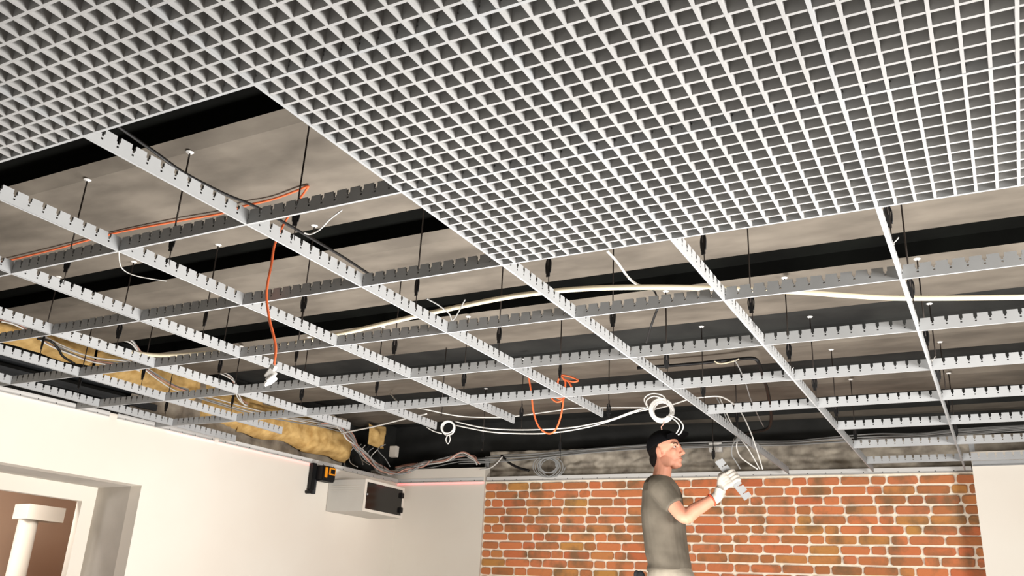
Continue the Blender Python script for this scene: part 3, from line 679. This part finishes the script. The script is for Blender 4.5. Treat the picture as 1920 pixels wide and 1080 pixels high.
# eyes, brows
for s_ in (-1, 1):
    bm = bmesh.new(); bmesh.ops.create_uvsphere(bm, u_segments=16, v_segments=10, radius=.0108); e = link('eye', bm, material('eye_white', (190, 178, 168), .5), per, True); e.location = HP(.0705, s_ * .031, -.1)
    bm = bmesh.new(); bmesh.ops.create_uvsphere(bm, u_segments=12, v_segments=8, radius=.0062); i_ = link('iris', bm, material('brown_iris', (46, 32, 24), .3), e, True); i_.location = HT.to_3x3() @ Vector((.0068, 0, .001))
    bm = bmesh.new(); tube(bm, [HP(.086, s_ * .014, -.083), HP(.089, s_ * .032, -.076), HP(.076, s_ * .052, -.081)], .0042, 6, 4); link('eyebrow', bm, hair_m, per)
bm = bmesh.new(); tube(bm, [HP(.0925, -.018, -.1725), HP(.0975, 0, -.172), HP(.0925, .018, -.1725)], .0018, 6, 4); link('mouth_line', bm, material('lip_shade', (150, 84, 76), .6), per)
# hair: short, round the back and sides under the cap
bm = bmesh.new(); hell(bm, (-.024, 0, -.092), (.096, .084, .092)); hell(bm, (-.052, 0, -.15), (.064, .07, .06))
bmesh.ops.bisect_plane(bm, geom=bm.verts[:] + bm.edges[:] + bm.faces[:], plane_co=HP(-.036, 0, -.12), plane_no=HT.to_3x3() @ Vector((1, 0, -.45)), clear_outer=True)
bmesh.ops.holes_fill(bm, edges=[e for e in bm.edges if e.is_boundary], sides=0)
hm = material('near_black_hair', (22, 18, 16), .9, spec=.1)
fused('hair', bm, hm, per, .005, 2)
# cap
bm = bmesh.new(); hell(bm, (-.016, 0, -.068), (.112, .088, .1), seg=32)
bmesh.ops.bisect_plane(bm, geom=bm.verts[:] + bm.edges[:] + bm.faces[:], plane_co=HP(-.01, 0, -.072), plane_no=HT.to_3x3() @ Vector((.30, 0, -1)), clear_outer=True)
bmesh.ops.holes_fill(bm, edges=[e for e in bm.edges if e.is_boundary], sides=0)
capo = fused('cap', bm, cap_m, per, .005, 2)
bm = bmesh.new(); N = 14; g = []
for i in range(N + 1):
    a = lerp(-1.15, 1.15, i / N); row = []
    for j in range(6):
        q = j / 5; r_ = .094 + .075 * q * math.cos(a * .9)
        row.append(bm.verts.new(HP(-.012 + r_ * math.cos(a * .82), .9 * r_ * math.sin(a * .82), -.044 + .03 * q - .018 * (a * .8) ** 2)))
    g.append(row)
for i in range(N):
    for j in range(5): bm.faces.new((g[i][j], g[i + 1][j], g[i + 1][j + 1], g[i][j + 1]))
bmesh.ops.solidify(bm, geom=bm.faces[:], thickness=.004)
link('brim', bm, cap_m, capo, True)
# shirt
def folds(c):
    z = c.z; return .0045 * noise.noise(Vector((c.x * 7, c.y * 7, z * 5))) + .005 * math.sin(z * 55 + c.x * 14) * max(0, min(1, (1.1 - z) / .1)) + .004 * noise.noise(Vector((c.x * 16, c.y * 16, z * 7)))
bm = bmesh.new()
stack(bm, [(-.046, 0, 1.80 - .262, .064, .075), (-.045, 0, 1.80 - .285, .083, .115), (-.04, 0, 1.80 - .315, .1, .168), (-.036, 0, 1.80 - .37, .116, .198), (-.034, 0, 1.80 - .48, .127, .19), (-.025, 0, 1.80 - .6, .127, .175), (-.008, 0, 1.80 - .72, .126, .17), (.002, 0, 1.80 - .79, .124, .17), (.002, 0, 1.80 - .825, .127, .175)])
for sh, el in ((SH_R, EL_R), (SH_L, EL_L)):
    limb(bm, [(sh + Vector((0, -.03 if sh.y > 0 else .03, .012)), .062), (sh.lerp(el, .12), .068), (sh.lerp(el, .42), .063), (sh.lerp(el, .66), .06)])
fused('tshirt', bm, shirt_m, per, .0055, 3, folds)
# trousers and boots
bm = bmesh.new()
stack(bm, [(.008, 0, 1.80 - .79, .112, .155), (.012, 0, 1.80 - .84, .132, .172), (.01, 0, 1.80 - .9, .135, .178), (.005, 0, 1.80 - .98, .125, .178), (.005, 0, 1.80 - 1.02, .11, .172)])
for s_ in (-1, 1): limb(bm, [(V(0, s_ * .088, -.93), .1, .09), (V(.03, s_ * .1, -1.12), .09, .088), (V(.02, s_ * .11, -1.35), .074), (V(-.02, s_ * .115, -1.5), .072), (V(-.01, s_ * .12, -1.71), .064)])
fused('trousers', bm, trouser_m, per, .007, 3, lambda c: .005 * noise.noise(c * 9) + .004 * math.sin(c.z * 60) * (1 if c.z < .3 else .3))
for s_ in (-1, 1):
    bm = bmesh.new(); limb(bm, [(V(-.01, s_ * .12, -1.64), .054), (V(-.005, s_ * .12, -1.73), .052), (V(.0, s_ * .12, -1.755), .045, .043)]); limb(bm, [(V(-.06, s_ * .12, -1.758), .036, .04), (V(.04, s_ * .125, -1.755), .042, .046), (V(.13, s_ * .13, -1.763), .034, .046), (V(.18, s_ * .132, -1.772), .022, .034)])
    b_ = fused('boot', bm, boot_m, per, .006, 2)
    for v in b_.data.vertices: v.co.z = max(v.co.z, .001)
# gloved right hand
HC = V(.402, -.135, -.292); e1 = Vector((.80, .06, .58)).normalized(); e2 = Vector((.585, -.12, -.80)); e2 = (e2 - e1 * e2.dot(e1)).normalized(); e3 = e1.cross(e2)
if e3.y < 0: e3 = -e3
hp = lambda a, b, c: HC + e1 * a + e2 * b + e3 * c
bm = bmesh.new()
limb(bm, [(EL_R.lerp(WR_R, .86), .034, .036), (WR_R, .032, .033), (WR_R.lerp(hp(-.05, 0, -.018), .5), .033, .034)])
for k in range(5):
    b_ = -.034 + k * .017; limb(bm, [(WR_R.lerp(hp(-.06, b_ * .6, -.02), .6), .016), (hp(-.055, b_ * .85, -.022), .0175), (hp(-.016, b_, -.02), .016)], 10)
LEN = [.9, 1.0, .96, .8]
for k in range(4):
    b_ = -.031 + k * .021; l = LEN[k]
    limb(bm, [(hp(-.02, b_, -.02), .0125), (hp(.006, b_, -.021), .0118), (hp(.026 * l, b_, -.017), .0112), (hp(.038 * l, b_ + .001, .002), .0108), (hp(.028 * l, b_ + .002, .019), .0102), (hp(.006, b_ + .003, .021), .009)], 10, 4)
limb(bm, [(hp(-.062, -.03, -.02), .015), (hp(-.045, -.05, -.008), .0135), (hp(-.02, -.056, .012), .012), (hp(.004, -.05, .02), .0105)], 10, 4)
gl_ = fused('work_glove', bm, glove_m, per, .0035, 2)
bm = bmesh.new(); d_ = (WR_R - EL_R).normalized(); c0 = EL_R.lerp(WR_R, .84); u_ = d_.orthogonal().normalized(); w_ = d_.cross(u_)
tube(bm, [c0 + (u_ * math.cos(t * .524) + w_ * math.sin(t * .524)) * .0355 for t in range(12)], .004, 6, 2, closed=True); link('glove_cuff', bm, material('orange_red_elastic', (222, 84, 52), .7), gl_)
tag(per, 'person in olive grey T-shirt and black cap raising a gloved hand holding a metal profile', 'person')
# the piece of profile in his hand
bm = notched(.285, .02); o = link('profile_offcut', bm, M['profile'])
R3 = per.rotation_euler.to_matrix()
ax = (R3 @ e2).normalized(); up = (R3 @ e1).normalized(); sd = up.cross(ax)
mt = Matrix((ax, sd, up)).transposed().to_4x4(); org_ = per.location + R3 @ (HC) - ax * .135 - up * .022
o.matrix_world = Matrix.Translation(org_) @ mt
tag(o, 'short notched piece of white metal profile held up in the gloved hand', 'metal profile')
# dark glove in the back pocket
bm = bmesh.new()
for c_, r_ in (((0, 0, 0), (.03, .022, .045)), ((-.025, 0, .018), (.018, .014, .03)), ((.02, .0, -.02), (.03, .022, .03)), ((-.03, .006, -.012), (.022, .012, .02))): ell(bm, Vector(c_), r_)
gv = fused('spare_glove', bm, material('dark_grey_rubber', (40, 42, 44), .8, 0, (28, 29, 31), 20), None, .004, 2); gv.location = PC + R3 @ Vector((-.155, -.085, -.872))
tag(gv, 'dark crumpled work glove stuck in the rear trouser pocket', 'glove')
# trestle platform
tp = empty('trestle_platform', (PC.x, PC.y, 0), (0, 0, PA)); wood = material('scaffold_board', (176, 142, 98), .8, 0, (148, 116, 78), 6, stretch=(1, 12, 1)); hz = Z0 - 1.80
for k in range(3): bm = bmesh.new(); box(bm, (-.7, -.36 + k * .245, hz - .035), (.7, -.36 + k * .245 + .235, hz)); link('board', bm, wood, tp)
for sx in (-1, 1):
    for sy in (-1, 1):
        bm = bmesh.new(); tube(bm, [(sx * .55, sy * .3, hz - .035), (sx * .62, sy * .42, 0.002)], .02, 10, 0); link('leg', bm, M['dark_metal'], tp)
    bm = bmesh.new(); tube(bm, [(sx * .585, -.36, .4), (sx * .585, .36, .4)], .014, 8, 0); tube(bm, [(sx * .552, -.31, hz - .052), (sx * .552, .31, hz - .052)], .016, 8, 0); link('crossbar', bm, M['dark_metal'], tp)
tag(tp, 'low wooden board trestle platform the worker stands on', 'platform')
